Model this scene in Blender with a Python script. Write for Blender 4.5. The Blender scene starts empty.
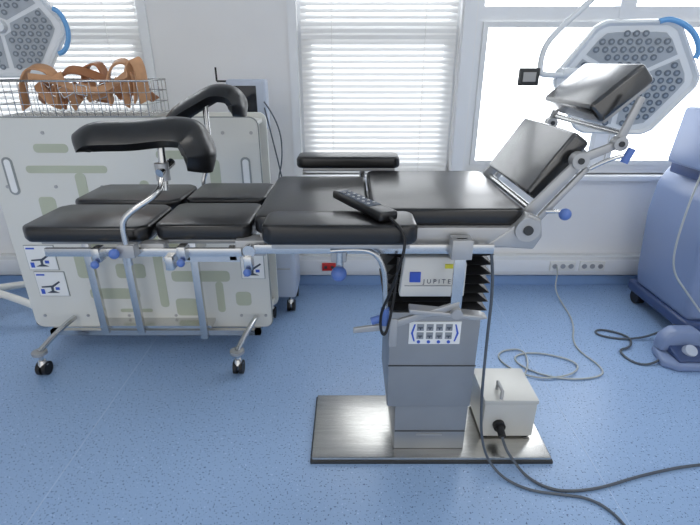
import bpy, bmesh, math, random
from mathutils import Vector, Matrix
random.seed(4)
S=bpy.context.scene
COL=S.collection
try:
    S.view_settings.view_transform='Standard'
except Exception: pass

# ---------------------------------------------------------------- materials
def srgb(r,g,b):
    def f(c):
        c/=255.0
        return c/12.92 if c<=0.04045 else ((c+0.055)/1.055)**2.4
    return (f(r),f(g),f(b),1)
def mat(name,col,rough=.5,metal=0,var=.06,scale=8,bump=0,coat=0,stretch=None,ior=None):
    m=bpy.data.materials.new(name); m.use_nodes=True
    nt=m.node_tree; N=nt.nodes; L=nt.links
    b=N['Principled BSDF']
    b.inputs['Roughness'].default_value=rough
    b.inputs['Metallic'].default_value=metal
    if ior: b.inputs['IOR'].default_value=ior
    if coat: b.inputs['Coat Weight'].default_value=coat; b.inputs['Coat Roughness'].default_value=.15
    tc=N.new('ShaderNodeTexCoord'); no=N.new('ShaderNodeTexNoise'); no.inputs['Scale'].default_value=scale
    no.inputs['Detail'].default_value=4
    mp=N.new('ShaderNodeMapping')
    if stretch: mp.inputs['Scale'].default_value=stretch
    L.new(tc.outputs['Object'],mp.inputs['Vector']); L.new(mp.outputs['Vector'],no.inputs['Vector'])
    r=N.new('ShaderNodeValToRGB')
    r.color_ramp.elements[0].position=.3; r.color_ramp.elements[1].position=.7
    r.color_ramp.elements[0].color=[c*(1-var) for c in col[:3]]+[1]
    r.color_ramp.elements[1].color=[min(1,c*(1+var)) for c in col[:3]]+[1]
    L.new(no.outputs['Fac'],r.inputs['Fac']); L.new(r.outputs['Color'],b.inputs['Base Color'])
    if bump:
        bp=N.new('ShaderNodeBump'); bp.inputs['Strength'].default_value=bump; bp.inputs['Distance'].default_value=.002
        L.new(no.outputs['Fac'],bp.inputs['Height']); L.new(bp.outputs['Normal'],b.inputs['Normal'])
    return m
M={}
M['wall']=mat('wall_paint',srgb(236,236,236),.75,var=.015,scale=3)
M['ceil']=mat('ceiling_paint',srgb(235,235,232),.8,var=.01)
M['frame']=mat('white_pvc',srgb(234,236,238),.35,var=.01)
M['trunk']=mat('trunking_plastic',srgb(226,228,228),.4,var=.01)
M['skirt']=mat('blue_skirting',srgb(135,166,208),.4,var=.03)
M['black']=mat('black_vinyl',(.006,.006,.0065,1),.30,var=.2,scale=60,bump=.08,coat=.25)
M['blackg']=mat('black_vinyl_polished',(.012,.012,.012,1),.22,var=.2,scale=60,bump=.05,coat=1,ior=1.7)
M['rubber']=mat('black_rubber',(.008,.008,.009,1),.5,var=.1)
M['steel']=mat('brushed_steel',(.56,.55,.52,1),.27,1,var=.08,scale=6,stretch=(1,14,1))
M['chrome']=mat('chrome_steel',(.64,.64,.63,1),.25,1,var=.03)
M['satin']=mat('satin_metal_paint',srgb(156,159,162),.38,.5,var=.03)
M['alu']=mat('aluminium_cast',srgb(176,177,178),.4,.5,var=.04)
M['dark']=mat('dark_edge',srgb(60,62,64),.5,.3)
M['blue']=mat('blue_knob',srgb(88,118,185),.35,var=.03)
M['bpanel']=mat('blue_print',srgb(60,95,200),.5)
M['white']=mat('white_plastic',srgb(230,230,226),.4,var=.01)
M['cartw']=mat('cart_panel',srgb(220,221,216),.45,var=.02,scale=2)
M['cartedge']=mat('cart_edge',srgb(150,155,155),.45,.2)
M['olive']=mat('olive_insert',srgb(184,190,170),.55,var=.05,scale=3)
M['label']=mat('label_paper',srgb(238,240,240),.5,var=.01)
M['ink']=mat('printed_ink',srgb(70,80,95),.6)
M['leather']=mat('tan_leather',srgb(200,152,112),.5,var=.18,scale=14,bump=.2)
M['leather2']=mat('brown_leather',srgb(160,108,72),.5,var=.2,scale=14,bump=.2)
M['beige']=mat('box_enamel',srgb(200,200,195),.38,.15,var=.02)
M['red']=mat('red_socket',srgb(205,40,35),.4)
M['yellow']=mat('yellow_sticker',srgb(225,220,70),.5)
M['console']=mat('console_blue',srgb(128,145,180),.32,var=.03,scale=2)
M['console2']=mat('console_pale',srgb(186,196,212),.35,var=.02)
M['navy']=mat('console_navy',srgb(62,80,122),.3)
M['screen']=mat('dark_screen',srgb(28,32,40),.12)
M['lampw']=mat('lamp_shell',srgb(226,231,235),.25,var=.01)
M['lampg']=mat('lamp_face',srgb(168,176,184),.3,var=.05)
M['lens']=mat('lamp_lens',srgb(105,116,128),.15,.2)
M['lensc']=mat('lamp_lens_core',srgb(150,160,172),.15,.2)
M['handle']=mat('lamp_handle_blue',srgb(110,170,225),.25)
M['cable']=mat('grey_cable',srgb(82,90,100),.5)
M['cablew']=mat('pale_cable',srgb(180,185,185),.5)
M['groove']=mat('floor_weld',srgb(172,196,226),.5)

m=bpy.data.materials.new('blind_slat'); m.use_nodes=True; nt=m.node_tree; N=nt.nodes; L=nt.links
b=N['Principled BSDF']; b.inputs['Base Color'].default_value=(.86,.86,.85,1); b.inputs['Roughness'].default_value=.5
t=N.new('ShaderNodeBsdfTranslucent'); t.inputs['Color'].default_value=(.85,.86,.86,1)
mx=N.new('ShaderNodeMixShader'); mx.inputs[0].default_value=.09
L.new(b.outputs[0],mx.inputs[1]); L.new(t.outputs[0],mx.inputs[2]); L.new(mx.outputs[0],N['Material Output'].inputs[0])
M['slat']=m
m=bpy.data.materials.new('window_glass'); m.use_nodes=True; nt=m.node_tree; N=nt.nodes; L=nt.links
tr=N.new('ShaderNodeBsdfTransparent'); tr.inputs[0].default_value=(.97,.985,1,1)
gl=N.new('ShaderNodeBsdfGlossy'); gl.inputs['Roughness'].default_value=.02
mx=N.new('ShaderNodeMixShader'); mx.inputs[0].default_value=.05
L.new(tr.outputs[0],mx.inputs[1]); L.new(gl.outputs[0],mx.inputs[2]); L.new(mx.outputs[0],N['Material Output'].inputs[0])
M['glass']=m
m=bpy.data.materials.new('speckled_vinyl_floor'); m.use_nodes=True; nt=m.node_tree; N=nt.nodes; L=nt.links
b=N['Principled BSDF']; tc=N.new('ShaderNodeTexCoord')
def speck(scale,t0,t1,seedoff):
    mp=N.new('ShaderNodeMapping'); mp.inputs['Location'].default_value=(seedoff,seedoff*.7,0)
    L.new(tc.outputs['Object'],mp.inputs[0])
    n=N.new('ShaderNodeTexNoise'); n.inputs['Scale'].default_value=scale; n.inputs['Detail'].default_value=1.5
    L.new(mp.outputs[0],n.inputs['Vector'])
    r=N.new('ShaderNodeValToRGB'); r.color_ramp.elements[0].position=t0; r.color_ramp.elements[1].position=t1
    L.new(n.outputs['Fac'],r.inputs[0]); return r
big=speck(1.2,.3,.7,5)
base=N.new('ShaderNodeMix'); base.data_type='RGBA'
base.inputs['A'].default_value=srgb(147,177,215); base.inputs['B'].default_value=srgb(152,181,219)
L.new(big.outputs[0],base.inputs['Factor'])
s1=speck(125,.635,.665,0)
m1=N.new('ShaderNodeMix'); m1.data_type='RGBA'; m1.inputs['B'].default_value=srgb(78,100,145)
L.new(s1.outputs[0],m1.inputs['Factor']); L.new(base.outputs['Result'],m1.inputs['A'])
s2=speck(85,.68,.70,9)
m2=N.new('ShaderNodeMix'); m2.data_type='RGBA'; m2.inputs['B'].default_value=srgb(175,202,236)
L.new(s2.outputs[0],m2.inputs['Factor']); L.new(m1.outputs['Result'],m2.inputs['A'])
L.new(m2.outputs['Result'],b.inputs['Base Color'])
b.inputs['Roughness'].default_value=.33
M['floor']=m

# ---------------------------------------------------------------- builders
def empty(name,loc=(0,0,0)):
    e=bpy.data.objects.new(name,None); e.location=(0,0,0); COL.objects.link(e); e.empty_display_size=.1
    return e
def finish(bm,name,material,parent=None,smooth=False):
    bmesh.ops.recalc_face_normals(bm,faces=bm.faces)
    me=bpy.data.meshes.new(name); bm.to_mesh(me); bm.free()
    if smooth:
        for p in me.polygons: p.use_smooth=True
        try: me.set_sharp_from_angle(angle=math.radians(40))
        except Exception: pass
    o=bpy.data.objects.new(name,me); COL.objects.link(o)
    if material: me.materials.append(M[material])
    if parent: o.parent=parent
    return o
def addbox(bm,a,b_):
    x0,y0,z0=a; x1,y1,z1=b_
    vs=[bm.verts.new(p) for p in [(x0,y0,z0),(x1,y0,z0),(x1,y1,z0),(x0,y1,z0),(x0,y0,z1),(x1,y0,z1),(x1,y1,z1),(x0,y1,z1)]]
    for f in [(3,2,1,0),(4,5,6,7),(0,1,5,4),(1,2,6,5),(2,3,7,6),(3,0,4,7)]:
        bm.faces.new([vs[i] for i in f])
def box(name,a,b_,material,parent=None,bev=.004,seg=2):
    bm=bmesh.new(); addbox(bm,a,b_)
    if bev: bmesh.ops.bevel(bm,geom=bm.edges[:],offset=bev,segments=seg,affect='EDGES',profile=.6)
    return finish(bm,name,material,parent,smooth=bool(bev))
def boxes(name,lst,material,parent=None):
    bm=bmesh.new()
    for a,b_ in lst: addbox(bm,a,b_)
    return finish(bm,name,material,parent)
def prism(name,pts,vec,material,parent=None,bev=.006,seg=3):
    bm=bmesh.new(); v=Vector(vec)
    A=[bm.verts.new(p) for p in pts]; B=[bm.verts.new(Vector(p)+v) for p in pts]
    bm.faces.new(A); bm.faces.new(B[::-1]); n=len(pts)
    for i in range(n): bm.faces.new([A[i],B[i],B[(i+1)%n],A[(i+1)%n]])
    bmesh.ops.recalc_face_normals(bm,faces=bm.faces)
    if bev: bmesh.ops.bevel(bm,geom=bm.edges[:],offset=bev,segments=seg,affect='EDGES',profile=.5)
    return finish(bm,name,material,parent,smooth=bool(bev))
def addcyl(bm,p,q,r,r2=None,seg=24):
    p=Vector(p);q=Vector(q);d=q-p; L_=d.length
    mt=Matrix.Translation((p+q)/2)@d.to_track_quat('Z','Y').to_matrix().to_4x4()
    bmesh.ops.create_cone(bm,cap_ends=True,segments=seg,radius1=r,radius2=r if r2 is None else r2,depth=L_,matrix=mt)
def cyl(name,p,q,r,material,parent=None,r2=None,seg=24):
    bm=bmesh.new(); addcyl(bm,p,q,r,r2,seg)
    return finish(bm,name,material,parent,smooth=True)
def ball(name,c,r,material,parent=None,sc=(1,1,1)):
    bm=bmesh.new(); bmesh.ops.create_uvsphere(bm,u_segments=20,v_segments=12,radius=r,matrix=Matrix.Translation(c)@Matrix.Diagonal((*sc,1)))
    return finish(bm,name,material,parent,smooth=True)
def tube(name,splines,r,material,parent=None,smooth=True,res=3,cyclic=False):
    cu=bpy.data.curves.new(name,'CURVE'); cu.dimensions='3D'; cu.bevel_depth=r; cu.bevel_resolution=res; cu.use_fill_caps=True
    for pts in splines:
        if smooth:
            s=cu.splines.new('NURBS'); s.points.add(len(pts)-1)
            for i,p in enumerate(pts): s.points[i].co=(*p,1)
            s.order_u=3; s.use_endpoint_u=not cyclic; s.use_cyclic_u=cyclic; s.resolution_u=6
        else:
            s=cu.splines.new('POLY'); s.points.add(len(pts)-1); s.use_cyclic_u=cyclic
            for i,p in enumerate(pts): s.points[i].co=(*p,1)
    cu.materials.append(M[material])
    o=bpy.data.objects.new(name,cu); COL.objects.link(o)
    if parent: o.parent=parent
    return o
def caster(parent,x,y,n,r=.035,top=.13,mt='rubber'):
    bm=bmesh.new()
    addcyl(bm,(x-.024,y,r),(x-.006,y,r),r); addcyl(bm,(x+.006,y,r),(x+.024,y,r),r)
    finish(bm,'caster_wheel_%d'%n,mt,parent,True)
    bm=bmesh.new()
    addbox(bm,(x-.006,y-.012,r-.01),(x+.006,y+.012,r+.03))
    addcyl(bm,(x,y,r*1.6),(x,y,r*2.3),.026,.016)
    addcyl(bm,(x,y,r*2.2),(x,y,top),.011)
    finish(bm,'caster_fork_%d'%n,'chrome',parent,True)
def catmull(P,k_=5):
    P=[Vector(p) for p in P]; Q=[]; n=len(P)
    for i in range(n-1):
        p0=P[max(i-1,0)];p1=P[i];p2=P[i+1];p3=P[min(i+2,n-1)]
        for k in range(k_):
            t=k/k_; Q.append(.5*((2*p1)+(p2-p0)*t+(2*p0-5*p1+4*p2-p3)*t*t+(3*p1-p0-3*p2+p3)*t**3))
    Q.append(P[-1]); return Q

# ---------------------------------------------------------------- room
ZS,ZT=.78,2.42
box('floor',(-3.4,-3,-.1),(3.4,3.2,0),'floor',None,0)
boxes('trim_1',[((-1.104,-3,0),(-1.1,2.97,.0008)),((.95,-3,0),(.954,2.97,.0008))],'groove')
W=[(-2.25,-1.2),(-.305,.635),(.725,2.5)]
xs=[-3.4]+[v for w in W for v in w]+[3.4]
lst=[((-3.4,3.0,0),(3.4,3.2,ZS)),((-3.4,3.0,ZT),(3.4,3.2,2.9))]
for i in range(0,len(xs),2): lst.append(((xs[i],3.0,ZS),(xs[i+1],3.2,ZT)))
boxes('wall_back',lst,'wall')
box('wall_left',(-3.5,-3,0),(-3.4,3.2,2.9),'wall',None,0)
box('wall_right',(3.4,-3,0),(3.5,3.2,2.9),'wall',None,0)
box('ceiling',(-3.5,-3,2.9),(3.5,3.2,3.0),'ceil',None,0)
def window(n,x0,x1,mull=(),trans=(),slats=False):
    e=empty('window_%d'%n); f=.05; y0,y1=3.06,3.13
    L_=[((x0,y0,ZS),(x0+f,y1,ZT)),((x1-f,y0,ZS),(x1,y1,ZT)),((x0+f,y0,ZS),(x1-f,y1,ZS+f)),((x0+f,y0,ZT-f),(x1-f,y1,ZT))]
    for mx_ in mull: L_.append(((mx_-.045,y0,ZS+f),(mx_+.045,y1,ZT-f)))
    for z in trans: L_.append(((x0+f,y0+.005,z-.04),(x1-f,y1-.005,z+.04)))
    boxes('frame',L_,'frame',e)
    xe=[x0+f]+[v for mx_ in mull for v in (mx_-.045,mx_+.045)]+[x1-f]; G=[]
    zt=trans[0]-.04 if trans else ZT-f
    for i in range(0,len(xe),2):
        a_,b_=xe[i],xe[i+1]
        G+=[((a_,3.045,ZS+f),(a_+.03,3.06,zt)),((b_-.03,3.045,ZS+f),(b_,3.06,zt)),((a_+.03,3.045,ZS+f),(b_-.03,3.06,ZS+f+.03)),((a_+.03,3.045,zt-.03),(b_-.03,3.06,zt))]
    boxes('sash',G,'trunk',e)
    box('glass',(x0+f,3.09,ZS+f),(x1-f,3.095,ZT-f),'glass',e,0)
    box('sill',(x0-.03,2.95,ZS-.03),(x1+.03,3.04,ZS),'frame',e,.004)
    if slats:
        bl=empty('venetian_blind'); bm=bmesh.new(); z=ZS+.035
        while z<ZT-.05:
            yc=3.024; w=.0185; a=math.radians(62)
            dy,dz=w*math.cos(a),w*math.sin(a)
            p=[(x0+.02,yc-dy,z-dz),(x1-.02,yc-dy,z-dz),(x1-.02,yc-.003,z+.002),(x0+.02,yc-.003,z+.002),(x1-.02,yc+dy,z+dz),(x0+.02,yc+dy,z+dz)]
            v=[bm.verts.new(q) for q in p]
            bm.faces.new([v[0],v[1],v[2],v[3]]); bm.faces.new([v[3],v[2],v[4],v[5]])
            z+=.0335
        finish(bm,'slats','slat',bl)
        box('head_rail',(x0+.01,3.0,ZT-.05),(x1-.01,3.04,ZT-.01),'frame',bl)
        box('bottom_rail',(x0+.02,3.012,ZS+.004),(x1-.02,3.035,ZS+.02),'frame',bl)
        tube('cords',[[(x0+.2,3.006,ZS+.02),(x0+.2,3.006,ZT-.05)],[(x1-.2,3.006,ZS+.02),(x1-.2,3.006,ZT-.05)]],.0015,'white',bl,False,1)
window(1,*W[0],trans=(1.62,),slats=True)
window(2,*W[1],trans=(1.62,),slats=True)
window(3,*W[2],mull=(1.60,),trans=(1.70,))
boxes('trim_2',[((-1.2,2.985,ZS),(-1.15,3.0,ZT)),((-.355,2.985,ZS),(-.305,3.0,ZT)),((.645,2.985,ZS),(.715,3.0,ZT))],'frame')
box('baseboard_back',(-3.4,2.985,0),(3.4,3.0,.07),'skirt',None,.002)
tr=empty('cable_trunking')  # cable trunking along the foot of the back wall
box('trunking_channel',(-3.39,2.94,.10),(3.39,2.999,.235),'trunk',tr,.006)
box('trunking_lid',(-3.39,2.934,.125),(3.39,2.942,.21),'frame',tr,.003)
so=empty('wall_socket')
x=-.19
box('red_plate',(x,2.922,.135),(x+.10,2.936,.19),'red',so,.003)
boxes('holes',[((x+.015,2.919,.152),(x+.035,2.923,.172)),((x+.06,2.919,.152),(x+.08,2.923,.172))],'dark',so)
def sock(x):
    s=empty('wall_socket')
    box('plate',(x,2.922,.135),(x+.17,2.936,.205),'white',s,.004)
    bm=bmesh.new()
    for k in range(3): addcyl(bm,(x+.03+.055*k,2.923,.17),(x+.03+.055*k,2.918,.17),.017)
    finish(bm,'socket_wells','alu',s,True)
for x in (1.36,-.9,-1.75,.22,1.56): sock(x)

# ---------------------------------------------------------------- operating table
T=empty('operating_table')
box('base_plate',(-.150,1.385,0.004),(.788,1.76,.028),'steel',T,.006)
box('base_rim',(-.156,1.379,0.0),(.794,1.766,.014),'dark',T,.004)
box('column_lower',(.172,1.43,.028),(.452,1.70,.27),'satin',T,.008)
box('column_upper',(.138,1.41,.255),(.452,1.72,.66),'satin',T,.008)
boxes('column_seams',[((.137,1.407,.44),(.453,1.41,.443)),((.175,1.427,.12),(.449,1.43,.1225))],'dark',T)
bm=bmesh.new(); n=8; z0=.66; dz=.27/n
rings=[]
for i in range(2*n+1):
    z=z0+dz*i/2; o=-.008 if i%2==0 else .022
    x0,x1,y0,y1=.14-o,.44+o,1.415-o,1.72+o
    rings.append([bm.verts.new(p) for p in [(x0,y0,z),(x1,y0,z),(x1,y1,z),(x0,y1,z)]])
for a,b_ in zip(rings,rings[1:]):
    for k in range(4): bm.faces.new([a[k],a[(k+1)%4],b_[(k+1)%4],b_[k]])
finish(bm,'bellows','rubber',T)
prism('name_housing',[(.160,1.36,.745),(.37,1.36,.745),(.37,1.36,.865),(.30,1.36,.885),(.172,1.36,.885)],(0,.045,0),'white',T,.006)
box('housing_blue_tag',(.19,1.355,.80),(.225,1.361,.835),'bpanel',T,.001)
box('housing_sticker',(.30,1.355,.848),(.35,1.361,.862),'yellow',T,.001)
cu=bpy.data.curves.new('label_text','FONT'); cu.body='J U P I T E R'; cu.size=.021; cu.extrude=.0005; cu.materials.append(M['ink'])
o=bpy.data.objects.new('label_text',cu); COL.objects.link(o); o.location=(.234,1.358,.795); o.rotation_euler=(math.pi/2,0,0); o.parent=T
boxes('housing_line',[((.175,1.3575,.785),(.355,1.361,.788))],'alu',T)
box('info_sticker',(.205,1.4065,.535),(.385,1.4095,.625),'label',T,.001)
st=[]
for i in range(4):
    for j in range(2): st.append(((.232+.033*i,1.405,.557+.033*j),(.256+.033*i,1.4068,.583+.033*j)))
boxes('sticker_icons',st,'satin',T)
st=[]
for i in range(4):
    for j in range(2): st.append(((.236+.033*i,1.404,.567+.033*j),(.252+.033*i,1.4052,.571+.033*j))); st.append(((.242+.033*i,1.404,.560+.033*j),(.246+.033*i,1.4052,.567+.033*j)))
boxes('sticker_icon_lines',st,'ink',T)
prism('sticker_arrow_l',[(.212,1.405,.58),(.222,1.405,.615),(.227,1.405,.615),(.219,1.405,.58),(.227,1.405,.547),(.222,1.405,.547)],(0,.002,0),'bpanel',T,0)
prism('sticker_arrow_r',[(.378,1.405,.58),(.368,1.405,.615),(.363,1.405,.615),(.371,1.405,.58),(.363,1.405,.547),(.368,1.405,.547)],(0,.002,0),'bpanel',T,0)
bm=bmesh.new()
for i in range(4): addcyl(bm,(.24+.035*i,1.4075,.545),(.24+.035*i,1.404,.545),.006,seg=12)
finish(bm,'sticker_dots','bpanel',T)
boxes('column_plate',[((.26,1.4265,.10),(.36,1.431,.108))],'alu',T)
box('top_carriage',(.05,1.36,.93),(.50,1.80,.985),'alu',T,.008)
box('side_housing',(.09,1.302,.938),(.53,1.36,1.003),'alu',T,.008)
box('side_housing_far',(.09,1.80,.938),(.53,1.855,1.003),'alu',T,.008)
for nm,y in (('',1.298),('_far',1.82)):
    prism('hinge_cheek'+nm,[(.40,y,.945),(.545,y,.935),(.565,y,.975),(.555,y,1.03),(.515,y,1.045),(.47,y,1.0)],(0,.04,0),'alu',T,.006)
cyl('hinge_disc',(.515,1.285,1.0),(.515,1.30,1.0),.036,'alu',T); cyl('hinge_bolt',(.515,1.279,1.0),(.515,1.287,1.0),.014,'dark',T)
for y in (1.272,1.875):
    box('side_rail',(-.28,y,.932),(.42,y+.012,.960),'chrome',T,.002)
    box('leg_rail',(-.90,y+.012,.918),(-.32,y+.024,.944),'chrome',T,.002)
boxes('rail_spacers',[((x,1.28,.938),(x+.02,1.33,.955)) for x in (-.24,-.05,.2,.38)]+[((x,1.83,.938),(x+.02,1.88,.955)) for x in (-.24,-.05,.2,.38)],'alu',T)
def pad(name,x0,x1,y0,y1,z0,z1,ch=.02,par=T,taper=0,bev=.013):
    prism(name,[(x0,y0+ch+taper,z0),(x0+ch,y0+taper,z0),(x1-ch,y0,z0),(x1,y0+ch,z0),(x1,y1-ch,z0),(x1-ch,y1,z0),(x0+ch,y1,z0),(x0,y1-ch,z0)],(0,0,z1-z0),'black',par,bev,4)
pad('back_pad',.065,.515,1.315,1.85,1.003,1.054)
pad('seat_pad',-.285,.06,1.315,1.85,.975,1.032)
boxes('seat_board',[((-.27,1.33,.96),(.05,1.83,.977))],'alu',T)
for nm,y0,y1 in (('near',1.315,1.565),('far',1.61,1.85)):
    pad('thigh_pad_'+nm,-.585,-.295,y0,y1,.956,1.005,.022)
    pad('calf_pad_'+nm,-.985,-.60,y0-.01,y1,.952,1.0,.03)
    box('thigh_board_'+nm,(-.57,y0+.015,.942),(-.30,y1-.015,.957),'alu',T,.002)
    box('calf_board_'+nm,(-.93,y0+.01,.942),(-.61,y1-.015,.954),'alu',T,.002)
    box('leg_joint_'+nm,(-.62,y0-.02,.925),(-.55,y0+.02,.955),'alu',T,.005)
    box('hip_joint_'+nm,(-.34,y0-.02,.915),(-.25,y0+.04,.965),'alu',T,.006)
    cyl('joint_pin_'+nm,(-.295,y0-.045,.94),(-.295,y0-.018,.94),.018,'chrome',T)
pad('armrest_pad_near',-.235,.18,1.155,1.30,1.001,1.057,.02)
box('armrest_tray_near',(-.21,1.17,.988),(.16,1.29,1.002),'alu',T,.003)
pad('armrest_pad_far',-.215,.20,1.875,2.0,1.053,1.10,.02)
box('armrest_tray_far',(-.19,1.885,1.042),(.18,1.99,1.054),'alu',T,.003)
cyl('armrest_post_far',(.05,1.90,.94),(.05,1.90,1.045),.012,'chrome',T)
cyl('armrest_post_near',(-.02,1.27,.93),(-.02,1.27,.99),.012,'chrome',T)
def slab(name,p0,p1,th,y0,y1,m='black',bev=.013):
    p0=Vector((p0[0],0,p0[1]));p1=Vector((p1[0],0,p1[1])); d=(p1-p0).normalized(); nrm=Vector((d.z,0,-d.x))
    q=[p0,p1,p1+nrm*th,p0+nrm*th]
    prism(name,[(v.x,y0,v.z) for v in q],(0,y1-y0,0),m,T,bev,4)
slab('shoulder_pad',(.535,1.08),(.655,1.262),.06,1.40,1.83,'blackg')
slab('shoulder_board',(.60,1.062),(.698,1.21),.012,1.42,1.81,'alu',.003)
slab('head_pad',(.69,1.33),(.82,1.448),.066,1.42,1.78,'blackg')
slab('head_board',(.744,1.288),(.860,1.393),.012,1.44,1.76,'alu',.003)
for y in (1.355,1.845):
    def bar(nm,a,b_,w=.018,t=.014):
        a=Vector((a[0],y,a[1]));b2=Vector((b_[0],y,b_[1])); d=(b2-a).normalized(); nn=Vector((-d.z,0,d.x))*w
        prism(nm,[a-nn,b2-nn*.8,b2+nn*.8,a+nn],(0,t,0),'alu',T,.004,2)
    bar('back_arm',(.515,1.0),(.67,1.19),.02)
    bar('back_arm_2',(.55,.985),(.69,1.165),.010)
    bar('link_arm',(.65,1.185),(.77,1.235),.014)
    bar('head_arm',(.76,1.23),(.80,1.36),.012)
    bm=bmesh.new()
    for (x,z,r) in ((.66,1.187,.024),(.765,1.235,.020)): addcyl(bm,(x,y-.008,z),(x,y+.022,z),r)
    finish(bm,'arm_joints','alu',T,True)
    bm=bmesh.new()
    for (x,z,r) in ((.66,1.187,.009),(.765,1.235,.008)): addcyl(bm,(x,y-.012,z),(x,y-.006,z),r)
    finish(bm,'arm_bolts','dark',T,True)
cyl('cross_rod_a',(.66,1.36,1.187),(.66,1.85,1.187),.009,'chrome',T)
cyl('cross_rod_b',(.775,1.36,1.26),(.775,1.85,1.26),.009,'chrome',T)
cyl('cross_rod_c',(.555,1.36,1.03),(.555,1.85,1.03),.012,'chrome',T)
tube('release_lever',[[(.69,1.35,1.165),(.74,1.34,1.20),(.785,1.34,1.205)]],.006,'chrome',T)
cyl('release_knob',(.775,1.335,1.185),(.79,1.335,1.225),.011,'blue',T)
tube('lock_lever',[[(.58,1.34,1.04),(.61,1.33,1.045),(.635,1.33,1.04)]],.006,'chrome',T)
ball('lock_knob',(.632,1.325,1.036),.018,'blue',T)
tube('bent_handle',[[(-.055,1.24,.955),(.0,1.24,.96),(.07,1.24,.955),(.10,1.24,.90),(.105,1.24,.81),(.105,1.24,.76)]],.008,'chrome',T)
cyl('bent_handle_post',(-.03,1.25,.955),(-.03,1.25,.895),.011,'chrome',T)
box('rail_clamp_a',(-.055,1.245,.915),(-.01,1.29,.98),'alu',T,.005)
ball('clamp_knob_a',(-.032,1.235,.885),.023,'blue',T)
cyl('bent_handle_grip',(.105,1.24,.77),(.105,1.24,.715),.013,'blue',T)
box('hanging_bar',(.303,1.252,.73),(.337,1.266,.985),'chrome',T,.003)
box('hanging_bar_clamp',(.29,1.24,.925),(.35,1.29,.985),'alu',T,.004)
prism('foot_bar',[(.01,1.25,.675),(.11,1.25,.685),(.33,1.25,.765),(.33,1.25,.785),(.10,1.25,.707),(.01,1.25,.692)],(0,.012,0),'alu',T,.003)
prism('cross_bar',[(.18,1.245,.745),(.39,1.245,.724),(.42,1.245,.730),(.40,1.245,.738),(.18,1.245,.762)],(0,.04,0),'alu',T,.003)
cyl('bar_bolt',(.322,1.235,.750),(.322,1.28,.750),.017,'alu',T)
cyl('bar_knob',(.065,1.24,.725),(.095,1.24,.735),.012,'blue',T)
box('bar_pad',(.12,1.243,.63),(.145,1.25,.73),'alu',T,.004)
for i,(x,z) in enumerate(((-.74,.925),(-.49,.93),(-.30,.90),(-.53,.90))):
    box('leg_clamp_%d'%i,(x-.012,1.262,z-.018),(x+.012,1.30,z+.026),'chrome',T,.004)
    if i<3: ball('leg_clamp_knob_%d'%i,(x,1.25,z-.018),.012,'blue',T)
boxes('leg_drop_brackets',[((-.56,1.30,.895),(-.33,1.312,.915)),((-.50,1.30,.90),(-.48,1.312,.945)),((-.36,1.30,.90),(-.34,1.312,.945))],'chrome',T)

# ---------------- leg holders
def holder(path,width,yc,parent,th=.03,drop=.045):
    bm=bmesh.new(); m_=9; rows=[]
    Q=catmull([(p[0],0,p[1]) for p in path]); N_=len(Q)
    for i,q in enumerate(Q):
        d=(Q[min(i+1,N_-1)]-Q[max(i-1,0)]).normalized(); up=Vector((-d.z,0,d.x))
        s=i/(N_-1); e=min(s,1-s)*2
        w=width*(.72+.28*min(1,e*3.0)**.5)
        if s>.6: w*=1+.15*(s-.6)
        row=[]
        for j in range(m_):
            u=-1+2*j/(m_-1)
            row.append(bm.verts.new(q+Vector((0,yc+u*w/2,0))-up*(drop*abs(u)**2.2)))
        rows.append(row)
    for a,b_ in zip(rows,rows[1:]):
        for j in range(m_-1): bm.faces.new([a[j],a[j+1],b_[j+1],b_[j]])
    o=finish(bm,'calf_shell','black',parent,True)
    so_=o.modifiers.new('thick','SOLIDIFY'); so_.thickness=th; so_.offset=-1
    bv=o.modifiers.new('bev','BEVEL'); bv.width=.01; bv.segments=3; bv.limit_method='ANGLE'
    ss=o.modifiers.new('sub','SUBSURF'); ss.levels=1; ss.render_levels=1
    return o
H1=empty('leg_holder')
holder([(-.80,1.26),(-.74,1.29),(-.62,1.295),(-.50,1.305),(-.43,1.285),(-.395,1.21),(-.41,1.145)],.18,1.40,H1,th=.034,drop=.055)
cyl('pole',(-.545,1.36,1.10),(-.545,1.38,1.26),.011,'chrome',H1)
cyl('swivel',(-.545,1.36,1.13),(-.545,1.36,1.18),.02,'alu',H1)
tube('bent_rod',[[(-.545,1.36,1.16),(-.545,1.34,1.12),(-.55,1.30,1.10),(-.62,1.27,1.06),(-.645,1.265,1.03),(-.645,1.265,.98),(-.645,1.265,.90)]],.009,'chrome',H1)
cyl('swivel_pin',(-.545,1.335,1.155),(-.53,1.40,1.175),.012,'chrome',H1)
box('rail_clamp',(-.67,1.252,.925),(-.62,1.29,.965),'alu',H1,.005)
ball('clamp_knob',(-.672,1.24,.945),.015,'blue',H1)
H2=empty('leg_holder')
holder([(-.74,1.23),(-.68,1.29),(-.60,1.335),(-.52,1.37),(-.44,1.36),(-.40,1.31),(-.405,1.25)],.17,1.92,H2,th=.032,drop=.04)
cyl('pole',(-.56,1.90,1.05),(-.56,1.91,1.33),.011,'chrome',H2)
tube('bent_rod',[[(-.56,1.90,1.08),(-.59,1.90,1.03),(-.60,1.89,.99),(-.60,1.89,.90)]],.009,'chrome',H2)
box('rail_clamp',(-.625,1.87,.92),(-.575,1.905,.965),'alu',H2,.005)

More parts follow.
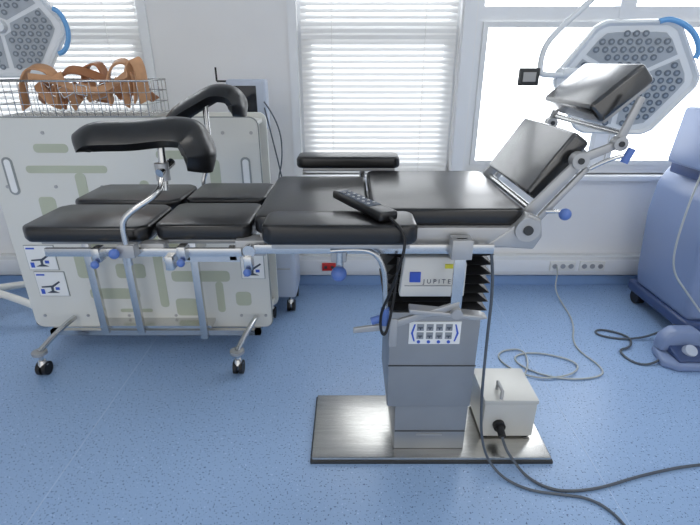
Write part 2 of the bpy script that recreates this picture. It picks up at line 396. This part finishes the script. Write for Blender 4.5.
# ---------------- hand control
R=empty('hand_control')
a=Vector((-.035,1.42,1.062)); b2=Vector((.105,1.19,1.058)); d=(b2-a).normalized(); s_=Vector((d.y,-d.x,0))*.030
prism('body',[a-s_*.8,b2-s_,b2+s_,a+s_*.8],(0,0,.026),'black',R,.008)
a2=a+d*.03+Vector((0,0,.0255)); b3=a+d*.2+Vector((0,0,.0255))
prism('keypad',[a2-s_*.6,b3-s_*.65,b3+s_*.65,a2+s_*.6],(0,0,.002),'ink',R,0)
bm=bmesh.new()
for i in range(6):
    for j in (-1,1):
        c=a2+d*(.02+.026*i)+s_*.3*j; addcyl(bm,c,c+Vector((0,0,.004)),.004,seg=12)
finish(bm,'buttons','alu',R,True)
tube('cord',[[(.105,1.185,1.07),(.13,1.145,1.06),(.145,1.13,1.02),(.13,1.135,.95),(.11,1.155,.86),(.09,1.20,.78),(.09,1.215,.71),(.105,1.22,.68),(.12,1.225,.74),(.135,1.235,.85),(.14,1.25,.93)]],.0042,'rubber',R)

# ---------------- power supply box
B=empty('power_supply_box')
box('case',(.535,1.49,.036),(.745,1.70,.215),'beige',B,.008)
box('lid',(.532,1.487,.200),(.748,1.703,.220),'beige',B,.005)
tube('carry_handle',[[(.60,1.50,.215),(.60,1.50,.255),(.60,1.56,.255),(.60,1.56,.215)]],.007,'alu',B,False)
cyl('connector',(.60,1.47,.10),(.60,1.492,.10),.024,'rubber',B); cyl('plug',(.60,1.43,.09),(.60,1.472,.10),.015,'rubber',B)
boxes('feet',[((x,y,.0285),(x+.02,y+.02,.038)) for x in (.545,.71) for y in (1.50,1.67)],'rubber',B)
C=empty('power_cable')
tube('cord_to_mains',[[(.60,1.44,.09),(.605,1.40,.06),(.63,1.365,.034),(.66,1.32,.008),(.71,1.27,.006),(.78,1.245,.006),(.92,1.26,.006),(1.10,1.32,.006),(1.37,1.38,.006),(1.7,1.40,.006)]],.0055,'cable',C)
C2=empty('control_cable')
tube('cord_to_table',[[(.42,1.32,.95),(.445,1.315,.85),(.45,1.32,.6),(.465,1.34,.35),(.49,1.355,.15),(.53,1.35,.04),(.58,1.30,.007),(.66,1.25,.006),(.76,1.235,.006),(.86,1.22,.006),(.92,1.16,.006),(.94,1.05,.006),(.93,.85,.006)]],.005,'cable',C2)
C3=empty('mains_cable')
tube('cord',[[(1.40,2.915,.17),(1.40,2.88,.16),(1.38,2.85,.05),(1.38,2.75,.006),(1.35,2.45,.006),(1.22,2.2,.006),(1.3,2.0,.006),(1.25,1.92,.006),(1.05,1.9,.006),(.9,1.98,.006),(.85,2.1,.006),(1.0,2.15,.006),(1.2,2.05,.008),(1.12,1.93,.012),(.9,1.90,.008),(.78,2.05,.006),(.80,2.15,.006),(.95,2.18,.008),(.92,2.0,.01),(.80,1.85,.008),(.70,1.80,.03),(.68,1.71,.08)]],.0045,'cablew',C3)
C4=empty('pedal_cable')
tube('cord',[[(1.86,2.30,.10),(1.74,2.29,.02),(1.54,2.26,.006),(1.40,2.32,.006),(1.46,2.39,.006),(1.60,2.30,.008),(1.54,2.18,.01),(1.45,2.16,.008),(1.47,2.04,.006),(1.56,2.02,.006),(1.64,2.07,.02)]],.006,'cable',C4)

# ---------------- accessory trolley
K=empty('accessory_trolley')
YB=2.2
def rrect(x0,x1,z0,z1,r,y,seg=5):
    pts=[]
    for cx,cz,a0 in ((x1-r,z1-r,0),(x0+r,z1-r,90),(x0+r,z0+r,180),(x1-r,z0+r,270)):
        for k in range(seg+1):
            a_=math.radians(a0+90*k/seg); pts.append((cx+r*math.cos(a_),y,cz+r*math.sin(a_)))
    return pts
prism('front_panel',rrect(-1.69,-.42,.13,1.215,.04,YB),(0,.022,0),'cartw',K,0)
prism('front_edge_trim',rrect(-1.695,-.415,.125,1.22,.044,YB+.006),(0,.010,0),'cartedge',K,0)
prism('rear_panel',rrect(-1.69,-.42,.13,1.215,.04,2.44),(0,.022,0),'cartw',K,0)
boxes('shelves',[((-1.67,2.222,z),(-.44,2.44,z+.02)) for z in (.16,.62,1.17)],'cartw',K)
prism('panel_slot_l',rrect(-1.625,-1.575,.86,1.04,.024,YB-.003),(0,.004,0),'cartedge',K,0)
prism('panel_slot_l_in',rrect(-1.615,-1.585,.87,1.03,.015,YB-.004),(0,.004,0),'label',K,0)
prism('panel_slot_r',rrect(-.51,-.465,.88,1.04,.02,YB-.003),(0,.004,0),'cartedge',K,0)
prism('panel_slot_r_in',rrect(-.502,-.473,.89,1.03,.014,YB-.004),(0,.004,0),'label',K,0)
ol=[(-1.46,-1.30,1.06,1.10),(-1.52,-1.14,.965,1.0),(-1.30,-1.25,.62,.965),(-1.12,-.98,.55,.60),(-1.0,-.955,.25,.93),(-1.50,-1.42,.65,.85),(-.90,-.62,1.03,1.07),(-.66,-.61,.62,1.03),(-.92,-.62,.40,.46),(-.70,-.66,.22,.40),(-1.36,-1.10,.30,.36),(-1.22,-1.05,.22,.24),(-.60,-.52,.26,.34),(-.92,-.86,.62,.80),(-1.40,-1.30,.42,.56),(-.92,-.80,.20,.30),(-1.24,-1.0,1.10,1.13),(-1.20,-1.05,.42,.50)]
for i,(x0,x1,z0,z1) in enumerate(ol):
    prism('olive_insert_%d'%i,rrect(x0,x1,z0,z1,min(.02,(z1-z0)*.45),YB-.002),(0,.004,0),'olive',K,0)
bm=bmesh.new()
for x in (-1.63,-1.40,-1.18,-.93,-.58,-.45):
    for z in (.2,.55,.9,1.15): addcyl(bm,(x,YB-.004,z),(x,YB+.001,z),.008,seg=12)
finish(bm,'panel_screws','alu',K,True)
for i,(x0,x1,z0,z1) in enumerate(((-1.635,-1.49,.47,.60),(-1.62,-1.47,.32,.455),(-.555,-.44,.42,.60))):
    box('instruction_sheet_%d'%i,(x0,YB-.006,z0),(x1,YB-.001,z1),'label',K,0)
    boxes('sheet_border_%d'%i,[((x0-.003,YB-.004,z0-.003),(x1+.003,YB-.0005,z1+.003))],'cartedge',K)
    xm=(x0+x1)/2
    prism('sheet_figure_%d'%i,[(x0+.02,YB-.008,z0+.055),(xm,YB-.008,z0+.06),(xm+.04,YB-.008,z0+.085),(xm+.045,YB-.008,z0+.078),(xm+.005,YB-.008,z0+.05),(xm+.003,YB-.008,z0+.03),(xm+.03,YB-.008,z0+.018),(xm-.035,YB-.008,z0+.018),(xm-.008,YB-.008,z0+.03),(xm-.008,YB-.008,z0+.05),(x0+.02,YB-.008,z0+.048)],(0,.002,0),'ink',K,0)
    boxes('sheet_colour_%d'%i,[((x0+.008,YB-.008,z1-.018),(x0+.05,YB-.006,z1-.010)),((xm+.015,YB-.008,z0+.035),(xm+.035,YB-.006,z0+.05)),((x0+.012,YB-.008,z0+.012),(x0+.03,YB-.006,z0+.04))],'bpanel',K)
for i,(x,z0,z1) in enumerate(((-1.265,.15,.66),(-1.08,.15,.66),(-.755,.12,.68))):
    box('support_bar_%d'%i,(x-.018,2.09,z0),(x+.018,2.115,z1),'chrome',K,.003)
boxes('bar_holders',[((-1.30,2.115,.60),(-.72,2.20,.62)),((-1.30,2.115,.17),(-.72,2.20,.185))],'chrome',K)
boxes('bottom_frame',[((-1.60,2.16,.10),(-.48,2.19,.13)),((-1.60,2.47,.10),(-.48,2.50,.13)),((-1.60,2.16,.10),(-1.57,2.5,.13)),((-.51,2.16,.10),(-.48,2.5,.13))],'chrome',K)
tube('splayed_legs',[[(-1.46,2.18,.20),(-1.49,2.08,.19),(-1.535,1.96,.13)],[(-.50,2.18,.20),(-.52,2.08,.19),(-.56,1.97,.13)],[(-1.50,2.46,.16),(-1.56,2.52,.15),(-1.60,2.55,.12)],[(-.50,2.46,.16),(-.49,2.50,.15),(-.48,2.53,.12)]],.014,'chrome',K)
cyl('bumper_l',(-1.535,1.96,.118),(-1.535,1.96,.132),.035,'alu',K); cyl('bumper_r',(-.56,1.97,.118),(-.56,1.97,.132),.035,'alu',K)
for i,(x,y) in enumerate(((-1.535,1.96),(-.56,1.97),(-1.60,2.55),(-.48,2.53))): caster(K,x,y,i)

WB=empty('wire_basket')
x0,x1,y0,y1,z0,z1=-1.56,-.90,2.20,2.45,1.222,1.37
sp=[]
for z in (z0,z0+.05,z0+.10,z1): sp.append([(x0,y0,z),(x1,y0,z),(x1,y1,z),(x0,y1,z),(x0,y0,z)])
x=x0
while x<=x1+.001:
    sp.append([(x,y0,z1),(x,y0,z0),(x,y1,z0),(x,y1,z1)]); x+=.0347
y=y0
while y<=y1+.001:
    sp.append([(x0,y,z1),(x0,y,z0),(x1,y,z0),(x1,y,z1)]); y+=.05
tube('mesh_wires',sp,.0019,'chrome',WB,False,1)
tube('rim_wire',[[(x0,y0,z1),(x1,y0,z1),(x1,y1,z1),(x0,y1,z1)]],.0045,'chrome',WB,False,2,True)
LS=empty('leather_straps')
def strap(i,pts,w,wv,m_='leather',th=.009,buckle=False):
    bm=bmesh.new(); Q=catmull(pts); prev=None; wv=Vector(wv).normalized()*w
    for q in Q:
        r_=[bm.verts.new(q-wv/2),bm.verts.new(q+wv/2)]
        if prev: bm.faces.new([prev[0],prev[1],r_[1],r_[0]])
        prev=r_
    o=finish(bm,'strap_%d'%i,m_,LS,True); mm=o.modifiers.new('t','SOLIDIFY'); mm.thickness=th
    bv=o.modifiers.new('b','BEVEL'); bv.width=.002; bv.segments=2
    if buckle:
        k=len(Q)//2; c=Q[k]; t=(Q[k+1]-Q[k-1]).normalized()*.022; w2=wv*.62
        nn=t.cross(wv).normalized()*.008
        if nn.y>0: nn=-nn
        tube('buckle_%d'%i,[[c+t+w2+nn,c+t-w2+nn,c-t-w2+nn,c-t+w2+nn]],.0035,'chrome',LS,False,2,True)
random.seed(23)
# flat cuffs and belts leaning against each other
for i in range(13):
    cx=-1.44+.47*(i/12); cy=random.uniform(2.25,2.38); a_=random.choice((-1,1))*random.uniform(.2,1.1)
    L_=random.uniform(.12,.17); zc=1.30+random.uniform(-.015,.05)
    dx,dz=math.cos(a_)*L_/2,math.sin(a_)*L_/2
    if zc-abs(dz)<1.25: zc=1.25+abs(dz)
    pts=[(cx-dx,cy+.01,zc-dz),(cx-dx*.4,cy-.012,zc-dz*.4),(cx+dx*.4,cy-.012,zc+dz*.45),(cx+dx,cy+.02,zc+dz*.9)]
    strap(i,pts,random.uniform(.035,.05),(-math.sin(a_),.35,math.cos(a_)),'leather' if i%3 else 'leather2',.01,i%2==0)
strap(30,[(-1.50,2.28,1.25),(-1.49,2.28,1.35),(-1.44,2.28,1.425),(-1.36,2.28,1.42),(-1.32,2.28,1.36),(-1.33,2.28,1.27)],.06,(.1,1,.35))
strap(31,[(-1.36,2.30,1.34),(-1.28,2.30,1.415),(-1.18,2.30,1.40),(-1.10,2.30,1.36),(-1.05,2.3,1.30)],.05,(0,.8,.6),'leather2')
strap(32,[(-1.10,2.28,1.27),(-1.10,2.28,1.37),(-1.06,2.28,1.44),(-1.0,2.28,1.45),(-.97,2.28,1.38),(-.98,2.28,1.28)],.07,(-.2,1,.3))
strap(33,[(-1.01,2.25,1.30),(-.985,2.25,1.40),(-.955,2.25,1.46),(-.93,2.25,1.42),(-.93,2.26,1.28)],.055,(.5,.7,.3))
strap(34,[(-1.42,2.235,1.385),(-1.30,2.225,1.37),(-1.19,2.225,1.33),(-1.08,2.225,1.34),(-.98,2.235,1.40)],.032,(.0,.2,1),'leather',.008,True)
strap(35,[(-1.24,2.34,1.30),(-1.22,2.34,1.42),(-1.15,2.34,1.44),(-1.12,2.34,1.36)],.05,(.2,1,.2),'leather2')

E=empty('patient_monitor_trolley')
box('cabinet',(-.66,2.58,.10),(-.33,2.86,.52),'console2',E,.03,4)
box('drawer_line',(-.63,2.574,.30),(-.36,2.582,.305),'alu',E,0)
cyl('mast',(-.5,2.72,.5),(-.5,2.72,1.2),.02,'alu',E)
box('monitor_case',(-.66,2.66,1.10),(-.45,2.76,1.36),'console2',E,.015,3)
box('monitor_screen',(-.645,2.654,1.125),(-.50,2.662,1.33),'screen',E,.002)
cyl('antenna',(-.72,2.72,1.35),(-.72,2.72,1.42),.005,'rubber',E)
cyl('antenna_bracket',(-.72,2.72,1.35),(-.65,2.72,1.35),.005,'rubber',E)
tube('cables',[[(-.46,2.65,1.25),(-.38,2.62,1.15),(-.37,2.62,.95),(-.42,2.64,.8),(-.40,2.66,.52)],[(-.46,2.65,1.22),(-.41,2.62,1.0),(-.37,2.64,.75),(-.38,2.66,.5)]],.004,'cable',E)
for i,(x,y) in enumerate(((-.62,2.62),(-.37,2.62),(-.62,2.82),(-.37,2.82))): caster(E,x,y,i,top=.11)

F=empty('drip_stand')
cx,cy=-2.15,2.5
for i in range(5):
    a_=math.radians(-10+72*i); ex,ey=cx+.33*math.cos(a_),cy+.33*math.sin(a_)
    tube('foot_%d'%i,[[(cx,cy,.20),((cx+ex)/2,(cy+ey)/2,.17),(ex,ey,.11)]],.022,'white',F)
    caster(F,ex,ey,i,top=.11)
cyl('hub',(cx,cy,.14),(cx,cy,.26),.05,'white',F); cyl('mast',(cx,cy,.2),(cx,cy,1.9),.014,'chrome',F)
tube('hooks',[[(cx-.1,cy,1.93),(cx-.08,cy,1.9),(cx,cy,1.9),(cx+.08,cy,1.9),(cx+.1,cy,1.93)]],.006,'chrome',F)

# ---------------- surgical lamps
def lamp(center,normal,rad,hang,name='surgical_lamp'):
    e=empty(name); c=Vector(center); n=Vector(normal).normalized()
    X=Vector((0,0,1)).cross(n).normalized(); Y=n.cross(X)
    def P(u,v,w): return c+X*u+Y*v+n*w
    def outline(r,w,k=72):
        pts=[]
        for i in range(k):
            a_=2*math.pi*i/k
            rr=r/(max(abs(math.cos(((a_+.0)%(math.pi/3))-math.pi/6)),.001))*.93
            rr=min(rr,r*1.03)
            pts.append(P(rr*math.cos(a_),rr*math.sin(a_)*.90,w))
        return pts
    bm=bmesh.new()
    prof=[(.50,-.085),(.82,-.06),(.97,-.03),(1.0,0),(.985,.018),(.95,.024),(.90,.014)]
    rings=[[bm.verts.new(p) for p in outline(rad*s,w)] for s,w in prof]
    for a_,b_ in zip(rings,rings[1:]):
        k=len(a_)
        for i in range(k): bm.faces.new([a_[i],a_[(i+1)%k],b_[(i+1)%k],b_[i]])
    bm.faces.new(rings[0])
    finish(bm,'shell','lampw',e,True)
    bm=bmesh.new(); bm.faces.new([bm.verts.new(p) for p in outline(rad*.91,.013)]); finish(bm,'face_glass','lampw',e)
    bf=bmesh.new(); bl=bmesh.new(); bc=bmesh.new()
    for s in range(3):
        a0=math.radians(120*s+33); a1=math.radians(120*s+147)
        q=[]
        for k in range(13):
            aa=a0+(a1-a0)*k/12; rr=min(.80/max(math.cos((aa%(math.pi/3))-math.pi/6),.1)*.93,.83)
            q.append(bf.verts.new(P(rad*rr*math.cos(aa),rad*rr*math.sin(aa)*.90,.015)))
        for aa in (a1-.12,(a0+a1)/2,a0+.12):
            q.append(bf.verts.new(P(rad*.17*math.cos(aa),rad*.17*math.sin(aa)*.90,.015)))
        bf.faces.new(q)
    h=rad*.125
    for j in range(-8,9):
        for i in range(-9,10):
            u=(i+.5*(j%2))*h; v=j*h*.866; r_=math.hypot(u,v/.90)/rad
            if r_<.22 or r_>.76: continue
            aa=(math.degrees(math.atan2(v,u))-30)%120
            if min(aa,120-aa)*math.pi/180*r_<.075: continue
            addcyl(bl,P(u,v,.012),P(u,v,.019),h*.36,seg=14); addcyl(bc,P(u,v,.016),P(u,v,.0205),h*.16,seg=10)
    finish(bf,'led_fields','lampg',e); finish(bl,'led_lenses','lens',e,True); finish(bc,'led_cores','lensc',e,True)
    bm=bmesh.new(); addcyl(bm,P(0,0,.01),P(0,0,.04),rad*.12,rad*.08); finish(bm,'centre_cap','lampw',e,True)
    for t_,a_ in enumerate(hang):
        pts=[P(rad*math.cos(math.radians(a_+d_))*f_,rad*math.sin(math.radians(a_+d_))*f_*.90,.02) for d_,f_ in ((-26,.93),(-22,1.0),(-10,1.03),(0,1.04),(10,1.03),(22,1.0),(26,.93))]
        tube('rim_handle_%d'%t_,[pts],.011,'handle',e)
    return e,P
L1,P1=lamp((1.205,2.22,1.375),(-.22,-1,-.15),.285,(48,))
c=P1(0,0,-.08)
tube('yoke_arm',[[c,(1.05,2.36,1.37),(.90,2.28,1.39),(.87,2.05,1.41)]],.014,'lampw',L1)
cyl('joint_hub',(.84,2.03,1.405),(.93,2.09,1.405),.020,'lampw',L1)
tube('hanger_tube',[[(.86,2.03,1.40),(.76,2.0,1.395),(.745,2.0,1.42),(.75,2.0,1.50),(.80,2.0,1.565),(.904,2.0,1.66),(1.2,2.0,1.95)]],.011,'lampw',L1)
cyl('hanger_joint',(1.2,2.0,1.90),(1.2,2.0,2.02),.03,'lampw',L1)
cyl('spring_arm',(1.2,2.0,2.0),(1.7,2.3,2.3),.03,'lampw',L1); cyl('ceiling_post',(1.7,2.3,2.28),(1.7,2.3,2.88),.04,'lampw',L1); cyl('ceiling_cap',(1.7,2.3,2.86),(1.7,2.3,2.9),.12,'lampw',L1)
box('control_display',(.668,1.985,1.36),(.745,2.01,1.425),'dark',L1,.004)
box('display_label',(.680,1.982,1.375),(.730,1.986,1.410),'alu',L1,0)
L2,P2=lamp((-1.63,2.45,1.60),(.35,-1,-.1),.27,(-5,))
c=P2(0,0,-.08)
tube('yoke_arm',[[c,(-1.7,2.62,1.7),(-1.75,2.6,1.95),(-1.75,2.55,2.2)]],.016,'lampw',L2)
cyl('ceiling_post',(-1.75,2.55,2.15),(-1.75,2.55,2.88),.03,'lampw',L2); cyl('ceiling_cap',(-1.75,2.55,2.86),(-1.75,2.55,2.9),.12,'lampw',L2)

# ---------------- console, right
Q=empty('surgical_laser_console'); D=.25; G=.17
prism('body',[(1.60+D,2.25,.13),(1.575+D,2.25,.25),(1.56+D,2.25,.45),(1.545+D,2.25,.62),(1.56+D,2.25,.80),(1.61+D,2.25,.90),(2.15+D,2.25,.90),(2.20+D,2.25,.13)],(0,.5,0),'console',Q,.03,4)
prism('front_cover',[(1.69+D,2.225,.22),(1.66+D,2.225,.45),(1.64+D,2.225,.62),(1.66+D,2.225,.80),(2.10+D,2.225,.84),(2.14+D,2.225,.22)],(0,.04,0),'console2',Q,.015,3)
box('base',(1.58+D,2.22,.07),(2.20+D,2.80,.14),'navy',Q,.02,3)
prism('neck',[(1.62+G,2.33,.88),(1.62+G,2.33,.98),(2.1+G,2.33,.98),(2.12+G,2.33,.88)],(0,.3,0),'navy',Q,.01)
prism('control_head',[(1.54+G,2.26,.95),(1.54+G,2.22,1.0),(1.54+G,2.34,1.24),(1.54+G,2.52,1.24),(1.54+G,2.56,.95)],(.6,0,0),'console',Q,.02,3)
prism('touch_screen',[(1.58+G,2.215,1.03),(2.06+G,2.215,1.03),(2.06+G,2.305,1.21),(1.58+G,2.305,1.21)],(0,.006,.0),'navy',Q,0)
boxes('screen_lines',[((1.61+G,2.218,1.06),(1.80+G,2.226,1.065)),((1.61+G,2.225,1.09),(1.80+G,2.238,1.095))],'console2',Q)
boxes('head_band',[((1.535+G,2.20,.955),(2.14+G,2.25,.99))],'navy',Q)
tube('fibre_lead',[[(1.60+G,2.3,1.15),(1.50+G,2.2,1.05),(1.47+G,2.2,.85),(1.46+G,2.2,.6),(1.50+G,2.22,.45),(1.58+G,2.2,.35),(1.70+G,2.2,.22)]],.005,'cablew',Q)
for i,(x,y) in enumerate(((1.62+D,2.28),(2.15+D,2.28),(1.62+D,2.72),(2.15+D,2.72))): caster(Q,x,y,i,r=.045,top=.10)
FP=empty('foot_pedal'); d_=.0
prism('base',[(1.60+d_,2.02,0.001),(1.66+d_,1.97,0.001),(1.86+d_,1.97,0.001),(1.90+d_,2.02,0.001),(1.88+d_,2.17,0.001),(1.64+d_,2.17,0.001)],(0,0,.04),'console',FP,.012)
prism('treadle',[(1.67+d_,1.99,.04),(1.67+d_,2.12,.04),(1.67+d_,2.12,.09),(1.67+d_,1.99,.055)],(.16,0,0),'navy',FP,.008)
prism('hood',[(1.63+d_,2.09,.04),(1.64+d_,2.09,.12),(1.69+d_,2.09,.165),(1.81+d_,2.09,.165),(1.86+d_,2.09,.12),(1.87+d_,2.09,.04)],(0,.08,0),'console',FP,.018)
bm=bmesh.new(); addcyl(bm,(1.75,2.05,.07),(1.75,2.035,.088),.035,.03); finish(bm,'foot_button','console2',FP,True)

for i,(x,y) in enumerate(((-1.4,.4),(1.4,.4),(-1.4,-1.8),(1.4,-1.8))):  # unseen ceiling panels, added with area lamps to light the room
    e=empty('added_ceiling_light')
    box('housing',(x-.62,y-.32,2.86),(x+.62,y+.32,2.9),'frame',e,.004)
    ld=bpy.data.lights.new('added_fill_panel','AREA'); ld.shape='RECTANGLE'; ld.size=1.2; ld.size_y=.6; ld.energy=11; ld.color=(1,.96,.91)
    lo=bpy.data.objects.new('added_fill_panel',ld); COL.objects.link(lo); lo.location=(x,y,2.85); lo.parent=e

# ---------------- world: bright overcast sky, brighter on the window side
w=bpy.data.worlds.new('overcast'); S.world=w; w.use_nodes=True; nt=w.node_tree; N=nt.nodes; L=nt.links
bg=N['Background']; bg.inputs['Color'].default_value=(.985,.99,1,1)
tc=N.new('ShaderNodeTexCoord'); sp_=N.new('ShaderNodeSeparateXYZ'); r=N.new('ShaderNodeMapRange')
r.inputs['From Min'].default_value=-.2; r.inputs['From Max'].default_value=.5; r.inputs['To Min'].default_value=1.15; r.inputs['To Max'].default_value=4.8
L.new(tc.outputs['Generated'],sp_.inputs[0]); L.new(sp_.outputs['Y'],r.inputs['Value']); L.new(r.outputs[0],bg.inputs['Strength'])

cd=bpy.data.cameras.new('camera'); cd.sensor_width=36; cd.lens=24.17
co=bpy.data.objects.new('camera',cd); COL.objects.link(co); co.location=(0,0,1.45); co.rotation_euler=(math.radians(90-23.2),0,0)
S.camera=co
